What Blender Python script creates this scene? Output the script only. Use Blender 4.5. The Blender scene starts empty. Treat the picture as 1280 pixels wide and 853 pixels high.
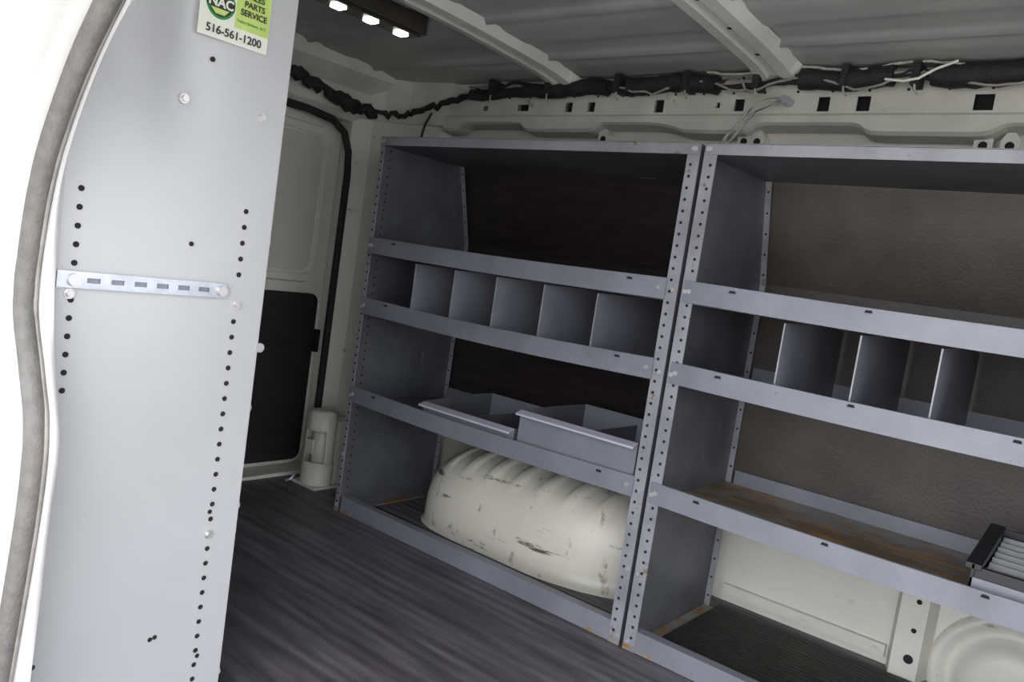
import bpy, bmesh, math, random
from mathutils import Vector, Matrix
import numpy as np
random.seed(3)
S=bpy.context.scene
try:
    S.view_settings.view_transform='Standard'
except Exception: pass

# ---------------------------------------------------------------- materials
def mat(name,col,rough=.5,metal=0.0,var=.0,vscale=8,stretch=(1,1,1),col2=None,bump=0.0,bscale=60,spots=None,emit=0,spots2=None):
    m=bpy.data.materials.new(name); m.use_nodes=True
    nt=m.node_tree; N=nt.nodes; L=nt.links
    b=N['Principled BSDF']
    b.inputs['Roughness'].default_value=rough; b.inputs['Metallic'].default_value=metal
    b.inputs['Base Color'].default_value=(*col,1)
    if emit:
        b.inputs['Emission Color'].default_value=(*col,1); b.inputs['Emission Strength'].default_value=emit
    tc=N.new('ShaderNodeTexCoord'); mp=N.new('ShaderNodeMapping'); mp.inputs['Scale'].default_value=stretch
    L.new(tc.outputs['Object'],mp.inputs['Vector'])
    out=None
    if var>0 or col2:
        n=N.new('ShaderNodeTexNoise'); n.inputs['Scale'].default_value=vscale; n.inputs['Detail'].default_value=6; n.inputs['Roughness'].default_value=.6
        L.new(mp.outputs[0],n.inputs['Vector'])
        r=N.new('ShaderNodeValToRGB'); r.color_ramp.elements[0].position=.35; r.color_ramp.elements[1].position=.65
        c2=col2 if col2 else tuple(min(1,c*(1+var)) for c in col)
        c1=col if col2 else tuple(c*(1-var) for c in col)
        r.color_ramp.elements[0].color=(*c1,1); r.color_ramp.elements[1].color=(*c2,1)
        L.new(n.outputs['Fac'],r.inputs['Fac']); out=r.outputs['Color']
        L.new(out,b.inputs['Base Color'])
    for sp_ in (spots,spots2):
        if not sp_: continue
        sc,ss,th,st=sp_
        mp2=N.new('ShaderNodeMapping'); mp2.inputs['Scale'].default_value=st; L.new(tc.outputs['Object'],mp2.inputs['Vector'])
        n2=N.new('ShaderNodeTexNoise'); n2.inputs['Scale'].default_value=ss; n2.inputs['Detail'].default_value=8; n2.inputs['Roughness'].default_value=.7
        L.new(mp2.outputs[0],n2.inputs['Vector'])
        r2=N.new('ShaderNodeValToRGB'); r2.color_ramp.elements[0].position=th; r2.color_ramp.elements[1].position=th+.06
        r2.color_ramp.elements[0].color=(0,0,0,1); r2.color_ramp.elements[1].color=(1,1,1,1)
        L.new(n2.outputs['Fac'],r2.inputs['Fac'])
        mx=N.new('ShaderNodeMixRGB'); L.new(r2.outputs['Color'],mx.inputs[0])
        if out: L.new(out,mx.inputs[1])
        else: mx.inputs[1].default_value=(*col,1)
        mx.inputs[2].default_value=(*sc,1); L.new(mx.outputs[0],b.inputs['Base Color']); out=mx.outputs[0]
    if bump>0:
        n3=N.new('ShaderNodeTexNoise'); n3.inputs['Scale'].default_value=bscale; n3.inputs['Detail'].default_value=4
        L.new(mp.outputs[0],n3.inputs['Vector'])
        bp=N.new('ShaderNodeBump'); bp.inputs['Strength'].default_value=bump; bp.inputs['Distance'].default_value=.01
        L.new(n3.outputs['Fac'],bp.inputs['Height']); L.new(bp.outputs[0],b.inputs['Normal'])
    return m
M={}
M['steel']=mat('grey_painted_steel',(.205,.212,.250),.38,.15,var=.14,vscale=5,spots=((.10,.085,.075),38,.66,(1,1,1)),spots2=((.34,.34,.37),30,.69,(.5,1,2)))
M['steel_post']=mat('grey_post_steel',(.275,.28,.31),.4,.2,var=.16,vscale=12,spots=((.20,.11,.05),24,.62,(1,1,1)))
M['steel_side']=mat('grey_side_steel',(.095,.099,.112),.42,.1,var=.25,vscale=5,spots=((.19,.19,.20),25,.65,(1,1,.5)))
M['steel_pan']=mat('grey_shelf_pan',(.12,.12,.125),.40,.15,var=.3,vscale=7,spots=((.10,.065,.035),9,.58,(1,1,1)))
M['rust_pan']=mat('rusty_shelf_pan',(.20,.195,.175),.42,.1,var=.25,vscale=6,spots=((.16,.105,.05),4.5,.49,(.8,2.0,1)),spots2=((.36,.185,.045),6.5,.53,(.8,2.6,1)))
M['rail_end']=mat('rusty_foot_steel',(.22,.21,.20),.5,.1,var=.2,vscale=12,spots=((.26,.14,.05),16,.50,(1,1,1)))
M['panel']=mat('light_grey_panel_steel',(.46,.468,.48),.36,.1,var=.05,vscale=2.2,spots=((.56,.56,.56),24,.71,(1,1,.6)),bump=.10,bscale=3)
M['zinc']=mat('zinc_plate',(.50,.54,.60),.3,.8,var=.15,vscale=30)
M['bolt']=mat('zinc_bolt',(.58,.58,.58),.3,.6,var=.05,vscale=90)
M['binlip']=mat('bright_folded_lip',(.46,.46,.54),.35,.15,var=.05,vscale=20)
M['hole']=mat('hole_black',(.012,.012,.014),.9,var=.1,vscale=10)
M['cream']=mat('cream_body_paint',(.60,.59,.535),.38,0,var=.05,vscale=4,spots=((.36,.32,.25),9,.63,(1,1,3)))
M['well']=mat('cream_wheel_well_paint',(.66,.64,.56),.36,0,var=.05,vscale=4,spots=((.10,.085,.07),5.5,.595,(.8,1,5)),spots2=((.34,.31,.25),14,.61,(1.5,1,.8)))
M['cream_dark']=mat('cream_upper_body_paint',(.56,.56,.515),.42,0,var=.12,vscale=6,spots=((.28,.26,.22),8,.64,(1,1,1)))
M['roof']=mat('grey_roof_steel',(.38,.39,.39),.42,.05,var=.16,vscale=2.5,stretch=(1,2,1))
M['rib']=mat('roof_rib_paint',(.60,.60,.58),.4,0,var=.10,vscale=5)
M['white']=mat('white_body_paint',(.92,.92,.91),.3,0,var=.01,vscale=3)
M['rubber']=mat('rubber_seal',(.14,.136,.128),.6,0,var=.15,vscale=50,bump=.2,bscale=200)
M['black']=mat('black_foam_tape',(.012,.012,.014),.7,0,var=.3,vscale=40,bump=.5,bscale=90)
M['wire']=mat('grey_wire',(.26,.245,.225),.5,0,var=.2,vscale=30)
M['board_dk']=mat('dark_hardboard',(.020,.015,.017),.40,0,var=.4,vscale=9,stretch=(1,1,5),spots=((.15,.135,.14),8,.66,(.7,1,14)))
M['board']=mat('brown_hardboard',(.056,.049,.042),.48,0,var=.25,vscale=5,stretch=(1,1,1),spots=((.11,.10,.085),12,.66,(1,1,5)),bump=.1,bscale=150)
M['doorboard']=mat('black_door_board',(.012,.011,.013),.6,0,var=.3,vscale=10,stretch=(1,1,12))
M['mat']=mat('black_rubber_mat',(.018,.018,.015),.6,0,var=.3,vscale=14,bump=.3,bscale=80,spots=((.12,.11,.08),22,.66,(1,1,1)))
M['win']=mat('painted_window_blank',(.52,.52,.485),.4,0,var=.05,vscale=5)
M['plastic']=mat('black_plastic',(.015,.016,.019),.35,0,var=.1,vscale=10)
M['slat']=mat('grey_plastic_slat',(.13,.14,.15),.4,0,var=.15,vscale=10)
M['led']=mat('led_lens',(1,.97,.9),.3,0,emit=14)
M['lampbody']=mat('lamp_housing',(.06,.055,.05),.35,.4,var=.1,vscale=10)
M['st_white']=mat('sticker_white',(.70,.73,.64),.35,var=.01)
M['st_green']=mat('sticker_yellow_green',(.46,.60,.16),.35,var=.1,vscale=12)
M['ink_g']=mat('ink_green',(.02,.24,.05),.5,var=.05)
M['ink_k']=mat('ink_black',(.02,.02,.02),.5,var=.05)
M['ink_r']=mat('ink_red',(.65,.04,.03),.5,var=.05)
M['strap']=mat('webbing_strap',(.36,.36,.32),.7,var=.2,vscale=60)

def floor_mat():
    m=bpy.data.materials.new('streaked_grey_floor'); m.use_nodes=True
    nt=m.node_tree;N=nt.nodes;L=nt.links;b=N['Principled BSDF']
    tc=N.new('ShaderNodeTexCoord'); mp=N.new('ShaderNodeMapping'); mp.inputs['Scale'].default_value=(1.4,15,1)
    L.new(tc.outputs['Object'],mp.inputs['Vector'])
    n=N.new('ShaderNodeTexNoise'); n.inputs['Scale'].default_value=2.2; n.inputs['Detail'].default_value=7; n.inputs['Roughness'].default_value=.65
    L.new(mp.outputs[0],n.inputs['Vector'])
    r=N.new('ShaderNodeValToRGB'); r.color_ramp.elements[0].position=.32; r.color_ramp.elements[1].position=.70
    r.color_ramp.elements[0].color=(.046,.041,.047,1); r.color_ramp.elements[1].color=(.155,.145,.160,1)
    L.new(n.outputs['Fac'],r.inputs['Fac'])
    n2=N.new('ShaderNodeTexNoise'); n2.inputs['Scale'].default_value=2.5; n2.inputs['Detail'].default_value=6
    L.new(tc.outputs['Object'],n2.inputs['Vector'])
    mx=N.new('ShaderNodeMixRGB'); mx.blend_type='MULTIPLY'; mx.inputs[0].default_value=.8
    L.new(r.outputs[0],mx.inputs[1])
    r2=N.new('ShaderNodeValToRGB'); r2.color_ramp.elements[0].position=.3;r2.color_ramp.elements[1].position=.7
    r2.color_ramp.elements[0].color=(.6,.6,.62,1); r2.color_ramp.elements[1].color=(1.3,1.3,1.3,1)
    L.new(n2.outputs['Fac'],r2.inputs[0]); L.new(r2.outputs[0],mx.inputs[2])
    w=N.new('ShaderNodeTexWave'); w.bands_direction='Y'; w.inputs['Scale'].default_value=9; w.inputs['Distortion'].default_value=.3
    L.new(tc.outputs['Object'],w.inputs['Vector'])
    L.new(mx.outputs[0],b.inputs['Base Color']); b.inputs['Roughness'].default_value=.48
    bp=N.new('ShaderNodeBump'); bp.inputs['Strength'].default_value=.4; bp.inputs['Distance'].default_value=.004
    L.new(w.outputs['Fac'],bp.inputs['Height']); L.new(bp.outputs[0],b.inputs['Normal'])
    return m
M['floor']=floor_mat()

# ---------------------------------------------------------------- mesh builder
class B:
    def __init__(s): s.v=[];s.f=[];s.m=[];s.mats=[];s.sm=[]
    def mi(s,k):
        if k not in s.mats: s.mats.append(k)
        return s.mats.index(k)
    def add(s,vs,fs,k,smooth=False):
        o=len(s.v); s.v+= [tuple(float(c) for c in p) for p in vs]
        for f in fs:
            s.f.append([i+o for i in f]); s.m.append(s.mi(k)); s.sm.append(smooth)
    def box(s,x0,x1,y0,y1,z0,z1,k):
        x0,x1=sorted((x0,x1));y0,y1=sorted((y0,y1));z0,z1=sorted((z0,z1))
        vs=[(x,y,z) for x in(x0,x1) for y in(y0,y1) for z in(z0,z1)]
        s.add(vs,[(0,1,3,2),(4,6,7,5),(0,4,5,1),(2,3,7,6),(0,2,6,4),(1,5,7,3)],k)
    def prism_x(s,poly,x0,x1,k):
        n=len(poly); vs=[(x0,y,z) for y,z in poly]+[(x1,y,z) for y,z in poly]
        s.add(vs,[list(range(n))[::-1],list(range(n,2*n))]+[(i,(i+1)%n,n+(i+1)%n,n+i) for i in range(n)],k)
    def prism_z(s,poly,z0,z1,k):
        n=len(poly); vs=[(x,y,z0) for x,y in poly]+[(x,y,z1) for x,y in poly]
        s.add(vs,[list(range(n))[::-1],list(range(n,2*n))]+[(i,(i+1)%n,n+(i+1)%n,n+i) for i in range(n)],k)
    def prism_y(s,poly,y0,y1,k):
        n=len(poly); vs=[(x,y0,z) for x,z in poly]+[(x,y1,z) for x,z in poly]
        s.add(vs,[list(range(n)),list(range(n,2*n))[::-1]]+[(i,n+i,n+(i+1)%n,(i+1)%n) for i in range(n)],k)
    def disc(s,c,r,axis,h,k,n=10,sx=1.0):
        vs=[]
        for t in (0,h):
            for i in range(n):
                a=2*math.pi*i/n; u,w=r*math.cos(a)*sx,r*math.sin(a)
                if axis=='x': vs.append((c[0]+t,c[1]+u,c[2]+w))
                elif axis=='y': vs.append((c[0]+u,c[1]+t,c[2]+w))
                else: vs.append((c[0]+u,c[1]+w,c[2]+t))
        s.add(vs,[list(range(n)),list(range(n,2*n))]+[(i,(i+1)%n,n+(i+1)%n,n+i) for i in range(n)],k)
    def grid(s,rows,k,smooth=True,closed=False):
        nr=len(rows);nc=len(rows[0]);vs=[p for r in rows for p in r];fs=[]
        for i in range(nr-1):
            for j in range(nc-1 if not closed else nc):
                j2=(j+1)%nc
                fs.append((i*nc+j,i*nc+j2,(i+1)*nc+j2,(i+1)*nc+j))
        s.add(vs,fs,k,smooth)
    def tube(s,pts,r,k,n=8):
        pts=[Vector(p) for p in pts]; rows=[]
        for i,p in enumerate(pts):
            t=(pts[min(i+1,len(pts)-1)]-pts[max(i-1,0)]).normalized()
            a=t.cross(Vector((0.13,.31,.94))).normalized(); b=t.cross(a).normalized()
            rr=r[i] if isinstance(r,(list,tuple)) else r
            rows.append([tuple(p+a*rr*math.cos(2*math.pi*j/n)+b*rr*math.sin(2*math.pi*j/n)) for j in range(n)])
        s.grid(rows,k,True,True)
        s.add(rows[0],[list(range(n))],k); s.add(rows[-1],[list(range(n))],k)
    def done(s,name,parent=None,bevel=0,solid=0):
        me=bpy.data.meshes.new(name); me.from_pydata(s.v,[],s.f); 
        for k in s.mats: me.materials.append(M[k])
        for p,mi,sm in zip(me.polygons,s.m,s.sm): p.material_index=mi; p.use_smooth=sm
        bm=bmesh.new(); bm.from_mesh(me); bmesh.ops.recalc_face_normals(bm,faces=bm.faces); bm.to_mesh(me); bm.free()
        o=bpy.data.objects.new(name,me); S.collection.objects.link(o)
        if parent: o.parent=parent
        if solid:
            md=o.modifiers.new('s','SOLIDIFY'); md.thickness=solid; md.offset=0
        if bevel:
            md=o.modifiers.new('b','BEVEL'); md.width=bevel; md.segments=2; md.limit_method='ANGLE'
        return o
def empty(name):
    e=bpy.data.objects.new(name,None); S.collection.objects.link(e); e.empty_display_size=.1; return e

# ---------------------------------------------------------------- camera
CZ=.82
cam=bpy.data.cameras.new('camera'); co=bpy.data.objects.new('camera',cam); S.collection.objects.link(co)
R=Vector((.7662,.6257,.1459)); Fw=Vector((-.6194,.7797,-.0914)).normalized()
R=(R-Fw*R.dot(Fw)).normalized(); U=R.cross(Fw).normalized()
mw=Matrix((( R.x,U.x,-Fw.x,0),(R.y,U.y,-Fw.y,0),(R.z,U.z,-Fw.z,CZ),(0,0,0,1)))
co.matrix_world=mw; cam.lens=36*1000/1280; cam.sensor_width=36; cam.clip_start=.02
S.camera=co

# ---------------------------------------------------------------- shell
XR=-2.34; XF=1.35; 
b=B(); b.box(XR,XF,.30,2.14,-.03,0,'floor'); b.done('floor')
b=B()
ys=np.linspace(.34,1.96,110); 
def roofz(y):
    t=(y-1.15)/.8
    return 1.425-.03*t*t
def corr(y):
    c=0
    for y0 in (.66,.94,1.22,1.50,1.77):
        d=(y-y0)
        c-= .014*math.exp(-(d/.013)**2)
        c-= .006/(1+math.exp(-(y-y0-.05)/.006))-.006/(1+math.exp(-(y-y0-.17)/.006))
    return c
prof=[(y,roofz(y)+corr(y)) for y in ys]
xs=[XR,-1.9,-1.467,-.822,-.18,.46,XF]
b.grid([[(x,y,z) for y,z in prof] for x in xs],'roof')
b.grid([[(x,y,z+.02) for y,z in [(.34,1.42),(1.15,1.45),(1.96,1.42)]] for x in (XR,XF)],'roof')
b.done('ceiling')
for i,x in enumerate((-1.467,-.822,-.18,.46)):
    b=B(); w=.052 if i!=1 else .062
    pr=[(-w,0),(-w*.72,-.026),(-w*.25,-.028),(-w*.18,-.018),(w*.18,-.018),(w*.25,-.028),(w*.72,-.026),(w,0)]
    rows=[]
    for y in np.linspace(.36,1.95,40):
        fl=1+max(0,(y-1.86)/.09)**2*.5
        dz=-max(0,(y-1.80)/.15)**2*.02
        rows.append([(x+px*fl,y,roofz(y)-.002+pz+dz) for px,pz in pr])
    b.grid(rows,'rib',False)
    for y in np.arange(.5,1.9,.16):
        b.disc((x,y,roofz(y)-.021),.006,'z',-.001,'hole')
    b.done('roof_rib')
# far side wall
b=B()
wp=[(2.10,-.03),(2.10,.85),(2.0,1.19),(1.985,1.26),(1.965,1.41)]
b.grid([[(x,y,z) for y,z in wp] for x in (-2.0,-1.0,0,XF)],'cream',False)
b.grid([[(x,y+.05,z) for y,z in wp] for x in (-2.0,-1.0,0,XF)],'white',False)
for x in (-.33,):
    b.prism_z([(x-.045,2.10),(x-.03,2.055),(x+.03,2.055),(x+.045,2.10)],0,.9,'cream')
    for k in range(12): b.disc((x+.008,2.0545,.05+.07*k),.006 if k%3 else .011,'y',-.001,'hole',n=12)
b.box(-.80,-.38,2.085,2.10,.02,.05,'cream')
rows=[]
for r,d in ((.17,0),(.165,.018),(.145,.022),(.135,.006),(.115,.006),(.105,.03),(.06,.04),(.001,.042)):
    rows.append([(-.12+r*math.cos(a),2.10-d,.05+r*math.sin(a)*1.0) for a in np.linspace(0,2*math.pi,40,endpoint=False)])
b.grid(rows,'cream',True,True)
b.box(-.02,.02,2.07,2.10,0,.9,'cream')
b.done('wall_side')

# upper structural beam with openings
b=B()
holes=[(-1.78,.02,.016),(-1.625,.045,.02),(-1.451,.026,.028),(-1.371,.026,.028),(-1.148,.028,.034),(-.975,.010,.014),(-.917,.026,.030),(-.79,.008,.01),(-.705,.028,.034),(-.614,.030,.034),(-.369,.038,.034),(-.13,.03,.028),(.1,.03,.028)]
yb=1.93; zc=1.308; zt=1.375
cuts=[-1.95]
for hx,w,h in holes: cuts+= [hx-w/2,hx+w/2]
cuts.append(XF)
for i in range(len(cuts)-1):
    a,c=cuts[i],cuts[i+1]
    if i%2==1:
        hx,w,h=holes[(i-1)//2]
        b.box(a,c,yb,yb+.004,1.262,zc-h/2,'cream_dark'); b.box(a,c,yb,yb+.004,zc+h/2,zt,'cream_dark')
        b.box(a-.01,c+.01,yb+.03,yb+.032,zc-.03,zc+.03,'hole')
    else:
        b.box(a,c,yb,yb+.004,1.262,zt,'cream_dark')
n=260; rows=[[],[],[],[],[]]
for i in range(n):
    x=-1.95+(XF+1.95)*i/(n-1)
    s=.5+.5*math.tanh(4*(math.sin((x+.1)*12.5)+.25*math.sin(x*31)))
    rows[0].append((x,yb-.001,1.286)); rows[1].append((x,yb-.006,1.280)); rows[2].append((x,yb-.007,1.264-.020*s)); rows[3].append((x,yb+.002,1.258-.022*s)); rows[4].append((x,yb+.05,1.25-.02*s))
b.grid(rows,'cream_dark',False)
for x in np.arange(-1.85,.4,.083): b.disc((x,yb,1.338),.0035,'y',-.001,'hole',n=8)
b.done('trim_1')
b=B()
for x in (-1.33,-.90,-.865,-.36,-.31):
    b.prism_y([(x-.018,1.19),(x+.018,1.19),(x+.018,1.235),(x+.008,1.25),(x-.008,1.25),(x-.018,1.235)],1.955,2.0,'cream_dark')
    b.disc((x,1.9545,1.222),.009,'y',-.001,'hole',n=14)
b.done('trim_2')

# rear: pillar, header, doors
b=B()
b.prism_z([(-2.34,1.80),(-2.27,1.80),(-2.22,1.85),(-2.12,1.90),(-1.98,1.945),(-1.95,2.12),(-2.34,2.12)],0,1.26,'cream')
b.prism_z([(-2.34,1.78),(-2.25,1.80),(-2.18,1.86),(-2.1,1.90),(-1.93,1.93),(-1.93,2.1),(-2.34,2.1)],1.25,1.40,'cream_dark')
for z in (.3,.5,.66,.9,1.12): b.disc((-2.05,1.915,z),.008,'y',-.004,'hole',n=10)
b.prism_y([(-2.34,1.235),(-2.27,1.235),(-2.24,1.26),(-2.22,1.33),(-2.15,1.375),(-2.15,1.43),(-2.34,1.43)],.34,1.86,'cream_dark')
b.box(-2.34,-2.22,.34,1.86,-.03,.012,'cream')
b.box(-2.36,-2.34,.30,2.12,-.03,1.45,'cream')
wall_rear=b.done('wall_rear',bevel=.004)

def rrect(y0,y1,z0,z1,r,n=6):
    pts=[]
    for cy,cz,a0 in ((y1-r,z1-r,0),(y0+r,z1-r,90),(y0+r,z0+r,180),(y1-r,z0+r,270)):
        for i in range(n+1):
            a=math.radians(a0+90*i/n); pts.append((cy+r*math.cos(a),cz+r*math.sin(a)))
    return pts
def rear_door(name,y0,y1):
    e=empty(name)
    b=B(); b.prism_x(rrect(y0,y1,.013,1.23,.05),-2.335,-2.315,'cream')
    def ring(ya,yb_,za,zb,r,prof,k):
        rows=[[(x,*p) for p in rrect(ya+d,yb_-d,za+d,zb-d,max(r-d,.01))] for d,x in prof]
        b.grid(rows,k,False,True)
    ring(y0+.05,y1-.03,.66,1.20,.07,((0,-2.315),(.006,-2.300),(.03,-2.300),(.04,-2.312)),'cream')
    b.prism_x(rrect(y0+.09,y1-.07,.70,1.16,.05),-2.315,-2.306,'win')
    ring(y0+.09,y1-.07,.70,1.16,.05,((-.012,-2.31),(-.008,-2.302),(.002,-2.303),(.005,-2.308)),'cream_dark')
    b.done('frame',e)
    b=B(); b.prism_x(rrect(y0+.03,y1-.025,.03,.625,.03),-2.314,-2.298,'doorboard')
    for z in np.arange(.08,.6,.045): b.box(-2.298,-2.2974,y0+.04,y1-.035,z,z+.0025,'plastic')
    for z in (.06,.32,.59):
        for y in (y0+.06,(y0+y1)/2,y1-.05): b.disc((-2.298,y,z),.006,'x',.003,'plastic')
    b.done('hardboard_liner',e)
    b=B(); b.box(-2.312,-2.29,y1-.02,y1-.004,.42,.5,'plastic'); b.done('hinge',e)
rear_door('door_1',1.06,1.795); rear_door('door_2',.36,1.05)
b=B()
pts=[(-2.262,1.80,.10),(-2.262,1.80,.4),(-2.262,1.80,.8),(-2.262,1.80,1.05),(-2.262,1.792,1.13),(-2.262,1.765,1.19),(-2.262,1.71,1.222),(-2.262,1.6,1.235),(-2.262,1.2,1.24),(-2.262,.45,1.24)]
b.tube(pts,.013,'black'); b.done('weather_strip',wall_rear)
b=B()
random.seed(5)
P=[(-2.20,1.30,1.33),(-2.20,1.42,1.325),(-2.20,1.52,1.312),(-2.205,1.60,1.30),(-2.205,1.68,1.285),(-2.2,1.76,1.272),(-2.18,1.83,1.268),(-2.12,1.87,1.27),(-2.05,1.89,1.285),(-1.95,1.90,1.315),(-1.82,1.90,1.345)]
pts=[];rad=[]
for i in range(len(P)-1):
    for t in np.linspace(0,1,6,endpoint=False):
        p=Vector(P[i]).lerp(Vector(P[i+1]),t); pts.append(p+Vector((0,random.uniform(-.006,.006),random.uniform(-.009,.009)))); rad.append(random.uniform(.012,.028) if i<6 else random.uniform(.007,.011))
b.tube(pts,rad,'black')
P=[(-2.0,1.91,1.29),(-2.02,1.905,1.25),(-2.03,1.90,1.19)]
b.tube(P,.004,'black')
def wob(x0,x1,y,z,r,k,amp=.004,n=None):
    n=n or max(3,int((x1-x0)/.02)); pp=[];rr=[]
    for i in range(n+1):
        x=x0+(x1-x0)*i/n
        pp.append((x,y+random.uniform(-amp,amp)*.5,z+amp*math.sin(x*23+y*90)+random.uniform(-amp,amp)*.3)); rr.append(r*random.uniform(.88,1.1))
    b.tube(pp,rr,k)
wob(-1.82,-1.575,1.90,1.344,.016,'black'); wob(-1.60,-1.30,1.90,1.350,.021,'black'); wob(-1.30,-1.22,1.9,1.352,.014,'black')
wob(-1.23,-.97,1.90,1.356,.024,'black'); wob(-.97,-.756,1.9,1.360,.008,'wire'); wob(-.97,-.756,1.895,1.348,.007,'black')
wob(-.756,-.549,1.90,1.358,.025,'black'); wob(-.549,-.468,1.9,1.361,.009,'wire'); wob(-.549,-.468,1.895,1.348,.006,'black',.008)
wob(-.468,.35,1.90,1.359,.027,'black')
wob(-1.85,.35,1.915,1.378,.004,'wire',.006); wob(-1.0,.35,1.89,1.380,.003,'strap',.006); wob(-1.80,-.9,1.90,1.366,.005,'black',.01); wob(-1.25,.3,1.885,1.345,.003,'wire',.014); wob(-.98,-.45,1.89,1.352,.003,'black',.016)
for x in (-1.72,-1.50,-1.26,-1.05,-.86,-.65,-.50,-.25):
    b.box(x-.008,x+.008,1.872,1.925,1.335,1.384,'black'); b.tube([(x,1.88,1.34),(x+.004,1.874,1.322),(x+.012,1.874,1.312)],.0025,'strap')
b.tube([(-.56,1.875,1.347),(-.52,1.868,1.340),(-.49,1.868,1.345),(-.46,1.87,1.364),(-.42,1.872,1.380)],.003,'st_white')
b.tube([(-.90,1.88,1.36),(-.88,1.87,1.33),(-.86,1.87,1.325)],.003,'wire')
b.done('wiring_harness')
b=B()
pth=[(-.79,1.895,1.312),(-.83,1.88,1.308),(-.86,1.87,1.285),(-.88,1.865,1.25),(-.905,1.86,1.215),(-.915,1.86,1.19),(-.90,1.86,1.185),(-.885,1.86,1.215),(-.865,1.865,1.25),(-.845,1.872,1.278),(-.80,1.885,1.30)]
rows=[[(x-.005,y-.002,z-.004),(x+.005,y+.004,z+.004)] for x,y,z in pth]
b.grid(rows,'strap',True); b.disc((-.785,1.885,1.31),.008,'y',.045,'zinc'); b.done('hanging_strap',solid=.003)

b=B()
b.box(-1.655,-1.575,1.02,1.45,1.372,1.42,'lampbody'); b.box(-1.645,-1.585,1.03,1.44,1.366,1.373,'lampbody')
for y in (1.10,1.20,1.30,1.40): b.box(-1.630,-1.600,y-.018,y+.012,1.360,1.367,'led')
b.done('dome_light',bevel=.004)

# near side wall + white jamb with seal
zS=[-.05,.18,.414,.529,.60,.682,.78,.869,.97,1.053]; xS=[-1.135,-1.097,-1.060,-1.058,-1.088,-1.127,-1.122,-1.099,-1.040,-.966]
zI=[-.05,.176,.406,.505,.57,.643,.74,.841,.972,1.061]; xI=[-1.10,-1.084,-1.071,-1.063,-1.085,-1.112,-1.128,-1.132,-1.078,-.981]
def cr(P,n=6):
    out=[];P=[Vector(p) for p in P]
    for i in range(len(P)-1):
        p0=P[max(i-1,0)];p1=P[i];p2=P[i+1];p3=P[min(i+2,len(P)-1)]
        for k in range(n):
            t=k/n; out.append(.5*((2*p1)+(p2-p0)*t+(2*p0-5*p1+4*p2-p3)*t*t+(3*p1-p0-3*p2+p3)*t*t*t))
    out.append(P[-1]); return out
ext=[(-.86,1.15),(-.72,1.23),(-.55,1.275),(-.2,1.30),(.3,1.31),(.7,1.31)]
seal=cr([(x,0,z) for x,z in zip(xS,zS)]+[(x,0,z) for x,z in ext])
inn=cr([(x,0,z) for x,z in zip(xI,zI)]+[(x,0,z-.005) for x,z in ext])
b=B()
e=empty('sliding_door_jamb')
rows=[]
for s,i_ in zip(seal,inn):
    rows.append([(-1.148 if i_.z<1.05 else i_.x-.03,.452,i_.z+ (0 if i_.z<1.05 else .03)),(i_.x+.006,.440,i_.z),(s.x+.010,.427,s.z),(s.x-.012,.395,s.z+.004),(s.x+.005,.37,s.z),(s.x+.01,.28,s.z),(s.x+.0,.20,s.z+.004),(s.x-.03,.15,s.z+.02),(s.x-.12,.13,s.z+.06)])
b.grid(rows,'white'); b.done('painted_jamb',e)
b=B(); b.tube([(s.x+.002,.409,s.z) for s in seal],.0135,'rubber',12); b.tube([(s.x+.011,.418,s.z) for s in seal],.004,'wire',8); b.done('rubber_seal',e)
b=B()
b.box(-2.36,-1.20,.13,.40,-.3,1.5,'white'); b.box(-1.20,.75,.13,.40,1.40,1.5,'white'); b.box(.75,XF,.13,.40,-.3,1.5,'white')
b.box(-2.34,-1.16,.40,.425,0,1.42,'cream')
b.done('wall_near')
b=B(); b.box(XF,XF+.03,.13,2.14,-.03,.45,'roof'); b.done('unseen_low_front_wall')  # unseen front wall, kept low so daylight from the cab enters above it
b=B(); b.box(-1.2,.75,.16,.30,-.10,-.004,'plastic'); b.done('door_sill')

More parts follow.
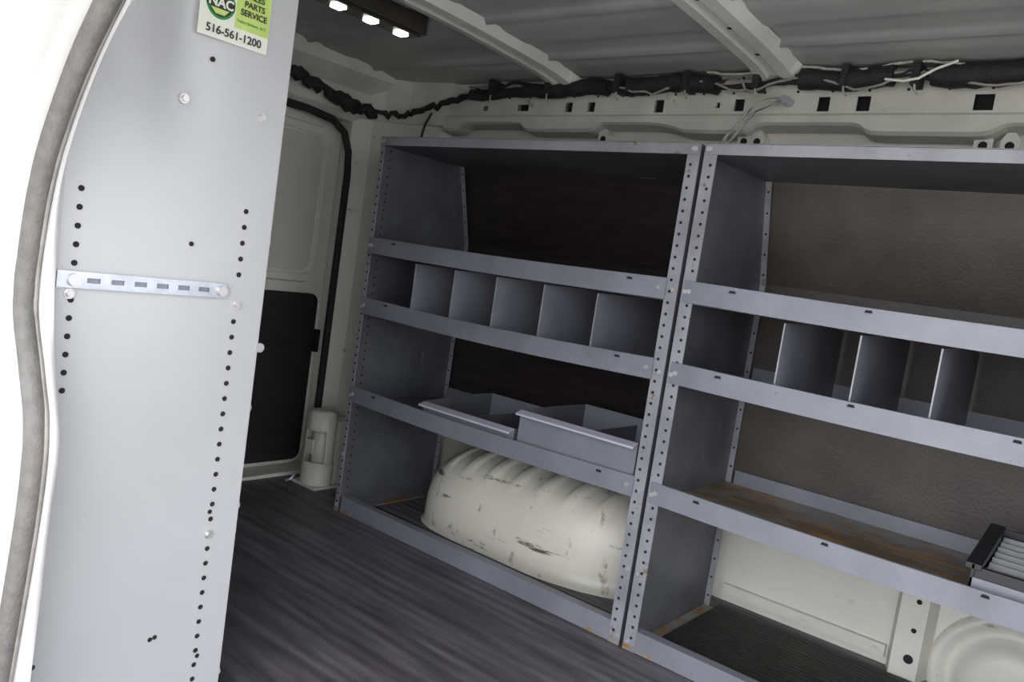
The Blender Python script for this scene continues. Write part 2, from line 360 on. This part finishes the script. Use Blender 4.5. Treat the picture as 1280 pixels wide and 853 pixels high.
# ---------------------------------------------------------------- shelving
LIPS={'A':(.796,.846),'B':(.615,.665),'C':(.342,.392)}
def unit(name,x0,x1,dividers,yf=1.6,s=1,rustC=False,skip_left=False,jit=0):
    e=empty(name)
    Y=lambda d: yf+s*d
    sidepoly=[(Y(0),0),(Y(.42),0),(Y(.42),.87),(Y(.34),1.142),(Y(0),1.142)]
    for side,x in (('left_side_panel',x0),('right_side_panel',x1)):
        if skip_left and side[0]=='r': continue
        sg=1 if side[0]=='l' else -1
        b=B()
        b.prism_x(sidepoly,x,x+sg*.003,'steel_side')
        fw=.030
        if side[0]=='l' and s>0 and jit: fw=.016
        b.box(x,x+sg*fw,Y(-.003),Y(0),0,1.142,'steel_post')
        bp=[(Y(.415),0),(Y(.418),0),(Y(.418),.87),(Y(.338),1.14),(Y(.335),1.14),(Y(.415),.87)]
        b.prism_x(bp,x,x+sg*.018,'steel_post')
        z=.03
        while z<1.12:
            b.disc((x+sg*fw*.62,Y(-.0035),z),.0036,'y',-.0006*s,'hole',n=8)
            if s>0: b.disc((x+sg*.0036,Y(.035),z+.012),.0032,'x',.0006*sg,'hole',n=8)
            if s>0 and int(z/.0254)%2: b.disc((x+sg*.011,Y(.4145) if z<.85 else Y(.4145-(z-.87)*.294),z),.003,'y',-.001,'hole',n=8)
            z+=.0254
        for zz in (.02,.364,.637,.822,1.131,.18):
            b.disc((x+sg*.010,Y(-.0035),zz),.0055,'y',-.004*s,'bolt',n=6)
        b.box(x,x+sg*fw,Y(-.0045),Y(-.003),0,.012,'rail_end')
        b.done(side,e)
    for nm,(z0,z1) in LIPS.items():
        b=B()
        k='rust_pan' if (nm=='C' and rustC) else 'steel_pan'
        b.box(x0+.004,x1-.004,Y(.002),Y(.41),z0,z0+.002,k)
        n=16; rows=[]
        for i in range(n+1):
            t=i/n; x=x0+.006+(x1-x0-.034)*t
            bow=-.005*math.sin(math.pi*t)*(1+jit); sag=-.005*math.sin(math.pi*t)*(1.6 if jit and nm=='B' else 1)
            rows.append([(x,Y(.002),z0+sag*.5),(x,Y(-.006+bow),z0+.003+sag),(x,Y(-.006+bow),z1+sag),(x,Y(-.002+bow),z1+.001+sag),(x,Y(.004+bow),z1-.003+sag),(x,Y(-.003+bow),z1-.006+sag),(x,Y(-.003+bow),z0+.006+sag)])
        b.grid(rows,'steel',False,True)
        b.box(x0+.028,x1-.028,Y(.408),Y(.411),z0,z0+.038,'steel')
        for x in np.linspace(x0+.12,x1-.12,4):
            b.prism_y([(x-.007,z0+.036),(x+.007,z0+.036),(x+.005,z0+.041),(x-.005,z0+.041)],Y(-.0105),Y(-.0137),'hole')
        for x in (x0+.02,x1-.045): b.disc((x,Y(-.006),z0+.027),.0055,'y',-.004*s,'bolt',n=6)
        b.done('shelf_'+nm.lower(),e)
    b=B()
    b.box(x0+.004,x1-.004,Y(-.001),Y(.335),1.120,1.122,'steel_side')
    b.box(x0+.002,x1-.002,Y(-.006),Y(-.003),1.119,1.143,'steel_post')
    b.box(x0+.002,x1-.002,Y(-.006),Y(.012),1.142,1.144,'steel_post')
    for x in (x0+.015,x1-.015): b.disc((x,Y(-.006),1.131),.0045,'y',-.003*s,'bolt',n=8)
    b.done('top_shelf',e)
    b=B()
    b.box(x0+.03,x1-.03,Y(-.004),Y(0),0.001,.050,'steel'); b.box(x0+.003,x1-.003,Y(0),Y(.022),.047,.050,'steel')
    b.box(x0+.005,x0+.035,Y(.02),Y(.41),.001,.004,'rail_end')
    for x in (x0+.06,x1-.06): b.box(x-.03,x+.02,Y(-.0046),Y(-.004),.001,.010,'rail_end')
    b.done('kick_rail',e)
    if dividers:
        b=B()
        for x in dividers:
            b.prism_x([(Y(.008),.618),(Y(.40),.618),(Y(.40),.782),(Y(.30),.792),(Y(.012),.788)],x,x+.0018,'steel')
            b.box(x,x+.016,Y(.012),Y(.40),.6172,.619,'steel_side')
            b.box(x-.0005,x+.0025,Y(.006),Y(.009),.62,.788,'steel_post')
        b.done('dividers',e)
    return e
u1=unit('shelving_unit',-1.868,-.830,[-1.664,-1.509,-1.357,-1.20,-1.04],jit=1)
u2=unit('shelving_unit',-.820,.24,[-.586,-.437,-.296,-.14,.02],rustC=True)
def board(x0,x1,k):
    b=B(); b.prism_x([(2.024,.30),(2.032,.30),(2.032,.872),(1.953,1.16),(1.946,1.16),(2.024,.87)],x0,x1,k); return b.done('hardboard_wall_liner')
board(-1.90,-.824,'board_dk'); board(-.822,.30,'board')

# near rack: end panel facing the door
AX=-1.15
u3=unit('shelving_unit',-2.18,AX-.012,[],yf=.774,s=-1,skip_left=True)
e3=u3
b=B()
rows=[]
ny=34;nz=60
for j in range(nz+1):
    z=0.001+1.33*j/nz; row=[]
    for i in range(ny+1):
        y=.432+(.774-.432)*i/ny
        d=0.009*math.exp(-((y-.60)/.045)**2-((z-1.09)/.12)**2)
        row.append((AX-d,y,z))
    rows.append(row)
b.grid(rows,'panel')
b.box(AX-.03,AX-.0005,.7735,.7755,.001,1.331,'panel')
b.box(AX-.03,AX-.028,.74,.774,.001,1.331,'panel')
def P2(u,v,a=-AX):
    d=Vector(((u-640)/1000,(v-426.5)/1000,1))
    X=.7662*d.x+.1710*d.y-.6194; Yy=.6257*d.x+.0203*d.y+.7797; Z=.1459*d.x-.985*d.y-.0914
    t=-a/X; return Yy*t,CZ+Z*t
z=.845
while z>.03:
    if not (.70<z<.73): b.disc((AX+.0004,.7245,z),.0042,'x',.0008,'hole')
    z-=.0254
z=.84
while z>.55:
    b.disc((AX+.0004,.474,z),.0042,'x',.0008,'hole'); z-=.0254
for (u,v) in ((266,74),(239,305),(187,800),(193,797),(262,640),(246,820),(40,835)):
    yy,zz=P2(u,v); b.disc((AX-.001,yy,zz),.0038,'x',.0022,'hole')
for (u,v) in ((230,123),(327,147),(86,367),(295,381),(260,668)):
    yy,zz=P2(u,v); b.disc((AX-.008,yy,zz),.0075,'x',.010,'bolt',n=12); b.disc((AX+.002,yy,zz),.005,'x',.005,'bolt',n=6)
b.disc((AX+.002,.779,.625),.008,'x',-.01,'bolt'); 
for z in (.05,.35,.52,1.02,.80): b.disc((AX-.012,.7755,z),.007,'y',.006,'bolt',n=6)
o=b.done('end_panel',e3)
b=B()
xs0=AX+.003
y0,y1=.452,.704; zc0=.716; hh=.0115
slots=[.500+.033*i for i in range(7)]
def strip(ya,yb_,za,zb): b.box(xs0,xs0+.0025,ya,yb_,zc0+za,zc0+zb,'zinc')
strip(y0,y1,.0035,hh); strip(y0,y1,-hh,-.0035)
prev=y0
for s_ in slots:
    if s_+.012>y1: break
    strip(prev,s_-.009,-.0035,.0035); prev=s_+.009
strip(prev,y1,-.0035,.0035)
b.box(xs0-.002,xs0-.001,y0,y1,zc0-.005,zc0+.005,'steel')
b.disc((xs0,.474,zc0),.009,'x',.008,'bolt',n=12); b.disc((xs0,.695,zc0),.008,'x',.007,'bolt',n=12)
b.done('slotted_strip')

e=empty('dealer_sticker')
sx=AX+.0015
b=B(); b.box(sx,sx+.0006,.611,.727,1.090,1.215,'st_white'); b.box(sx+.0006,sx+.0009,.668,.7262,1.115,1.214,'st_green')
b.disc((sx+.0006,.643,1.142),.0235,'x',.0005,'ink_g',n=32); b.disc((sx+.0011,.643,1.142),.020,'x',.0003,'ink_k',n=32)
b.prism_x([(.621,1.134),(.665,1.134),(.665,1.149),(.621,1.149)],sx+.0014,sx+.0017,'ink_k')
b.prism_x([(.633,1.150),(.654,1.151),(.648,1.158),(.637,1.157)],sx+.0014,sx+.0017,'ink_r')
b.prism_x([(.627,1.133),(.657,1.133),(.650,1.125),(.636,1.125)],sx+.0014,sx+.0017,'st_green')
b.done('label',e)
def text(body,y,z,size,k,bold=.0):
    c=bpy.data.curves.new('t','FONT'); c.body=body; c.size=size; c.align_x='CENTER'; c.align_y='CENTER'; c.offset=bold; c.extrude=.0001
    c.materials.append(M[k]); o=bpy.data.objects.new('lettering',c); S.collection.objects.link(o)
    o.rotation_euler=(math.pi/2,0,math.pi/2); o.location=(sx+.0021,y,z); o.parent=e
text('NAC',.643,1.1415,.019,'st_white',.0006)
for t_,z_,k_ in (('RENT',1.178,'ink_r'),('SALES',1.166,'ink_k'),('PARTS',1.153,'ink_k'),('SERVICE',1.140,'ink_k')): text(t_,.698,z_,.0125,k_,.0003)
text('Valley Stream, N.Y.',.696,1.126,.0065,'ink_g')
text('516-561-1200',.669,1.102,.0165,'ink_k',.0003)

# ---------------------------------------------------------------- wheel well
b=B()
cx,hw,D,H=-1.282,.445,.352,.264
rows=[]
def sup(t,p): return max(0.0,1-abs(t)**p)**(1/p)
NX=220;NT=36
for i in range(NX+1):
    t=-1+2*i/NX; t=math.copysign(abs(t)**.8,t)
    t=max(-1,min(1,t)); x=cx+hw*t
    d=D*sup(t,5 if t<0 else 2.2); h=H*sup(t,3.8 if t<0 else 3.4)
    row=[]
    for j in range(NT+1):
        a=math.pi/2*j/NT; n=3.6
        yy=2.10-d*max(0.0,math.sin(a))**(2/n); zz=h*max(0.0,math.cos(a))**(2/n)
        ph=((x*11+a*.25)%1-.5)
        rid=(1/(1+math.exp((abs(ph)-.2)/.035)))*.0065
        msk=1/(1+math.exp((a-.86)/.07))*min(1,h/.12)
        row.append((x,yy-rid*msk*.9,zz+rid*msk))
    row.append((x,2.10-d-(.012 if d>.05 else 0),.003)); row.append((x,2.10-d-(.012 if d>.05 else 0),.0))
    rows.append(row)
b.grid(rows,'well'); b.done('wheel_well')

def bin_(x0,x1,zf,zb,yf):
    b=B(); z0=.3445
    t=.0015; y1=1.90
    b.box(x0,x1,yf,y1,z0,z0+t,'steel_pan')
    b.box(x0,x1,y1-t,y1,z0,zb,'steel')
    b.box(x0,x1,yf-t,yf,z0,zf,'steel')
    b.prism_x([(yf+.001,zf),(yf-.022,zf-.007),(yf-.023,zf-.012),(yf-.021,zf-.012),(yf-.020,zf-.009),(yf,zf-.002)],x0,x1,'binlip')
    for x in (x0,x1-t):
        b.prism_x([(yf,z0),(y1,z0),(y1,zb),(yf+.16,zb),(yf,zf)],x,x+t,'steel_side')
    b.box((x0+x1)/2,(x0+x1)/2+t,yf+.05,y1,z0,zb-.02,'steel_side')
    return b.done('sheet_metal_bin')
bin_(-1.555,-1.225,.412,.425,1.606)
bin_(-1.212,-.868,.466,.468,1.606)

b=B(); b.box(-.785,.18,1.625,2.045,.0005,.006,'mat')
for y in np.arange(1.64,2.03,.018): b.box(-.783,.178,y,y+.006,.006,.0075,'mat')
b.done('floor_mat')
b=B(); b.box(-1.83,-.86,1.625,1.73,.0005,.004,'mat'); b.done('floor_mat')

b=B(); z0=.3445; x0,x1,y0,y1=-.185,.13,1.612,1.86
b.box(x0,x1,y0,y1,z0,z0+.006,'plastic')
b.box(x0,x0+.006,y0,y1,z0,z0+.080,'plastic');b.box(x1-.006,x1,y0,y1,z0,z0+.080,'plastic')
b.box(x0,x1,y0,y0+.005,z0,z0+.056,'steel'); b.box(x0,x1,y0+.005,y0+.020,z0,z0+.074,'plastic'); b.box(x0,x1,y1-.006,y1,z0,z0+.105,'plastic')
b.prism_x([(y0,z0+.070),(y1,z0+.085),(y1,z0+.110),(y0,z0+.080)],x0-.010,x0+.016,'plastic')
for i in range(7):
    y=y0+.034+i*.030
    b.prism_x([(y,z0+.045+i*.003),(y+.003,z0+.045+i*.003),(y+.010,z0+.070+i*.004),(y+.007,z0+.070+i*.004)],x0+.018,x1-.008,'slat')
b.box(x0+.10,x0+.112,y0+.01,y1,z0,z0+.095,'plastic')
b.box(x0+.21,x0+.222,y0+.01,y1,z0,z0+.095,'plastic')
b.done('parts_organizer_tray',bevel=.001)

b=B()
cx,cy=-2.10,1.70
def arc(r,a0,a1,z,n=14): return [(cx+r*math.cos(math.radians(a)),cy+r*math.sin(math.radians(a))*.9,z) for a in np.linspace(a0,a1,n)]
def band(z0,z1,r,a0=-200,a1=40): 
    b.grid([arc(r,a0,a1,z0),arc(r,a0,a1,z0+.004),arc(r,a0,a1,z1)],'cream')
band(.0,.085,.055); band(.19,.25,.050)
b.grid([arc(.050,-200,40,.25),arc(.03,-200,40,.256),arc(.005,-200,40,.250)],'cream')
for a0,a1 in ((-200,-120),(-20,40)):
    b.grid([arc(.052,a0,a1,.0),arc(.050,a0,a1,.245)],'cream')
b.grid([arc(.030,-200,40,.0),arc(.028,-200,40,.24)],'cream_dark')
b.box(cx-.012,cx+.018,cy-.046,cy-.040,.115,.16,'cream')
b.box(cx-.06,cx+.06,cy-.05,cy+.10,.0,.008,'cream')
b.box(cx-.03,cx+.04,cy+.02,cy+.19,.0,.22,'cream')
b.tube([(cx-.05,cy-.05,.03),(cx-.055,cy-.06,.01),(cx-.06,cy-.075,.006)],.004,'zinc')
b.done('jack_storage_bracket',solid=.003)

# ---------------------------------------------------------------- light
w=bpy.data.worlds.new('World'); S.world=w; w.use_nodes=True
nt=w.node_tree; bg=nt.nodes['Background']
tc=nt.nodes.new('ShaderNodeTexCoord'); sp=nt.nodes.new('ShaderNodeSeparateXYZ'); rp=nt.nodes.new('ShaderNodeValToRGB')
nt.links.new(tc.outputs['Generated'],sp.inputs[0])
mr=nt.nodes.new('ShaderNodeMapRange'); mr.inputs[1].default_value=-1; mr.inputs[2].default_value=1
nt.links.new(sp.outputs['Z'],mr.inputs[0]); nt.links.new(mr.outputs[0],rp.inputs[0])
rp.color_ramp.elements[0].position=.46; rp.color_ramp.elements[0].color=(.46,.45,.43,1)
rp.color_ramp.elements[1].position=.54; rp.color_ramp.elements[1].color=(.94,.95,1.0,1)
nt.links.new(rp.outputs[0],bg.inputs['Color']); bg.inputs['Strength'].default_value=5.2
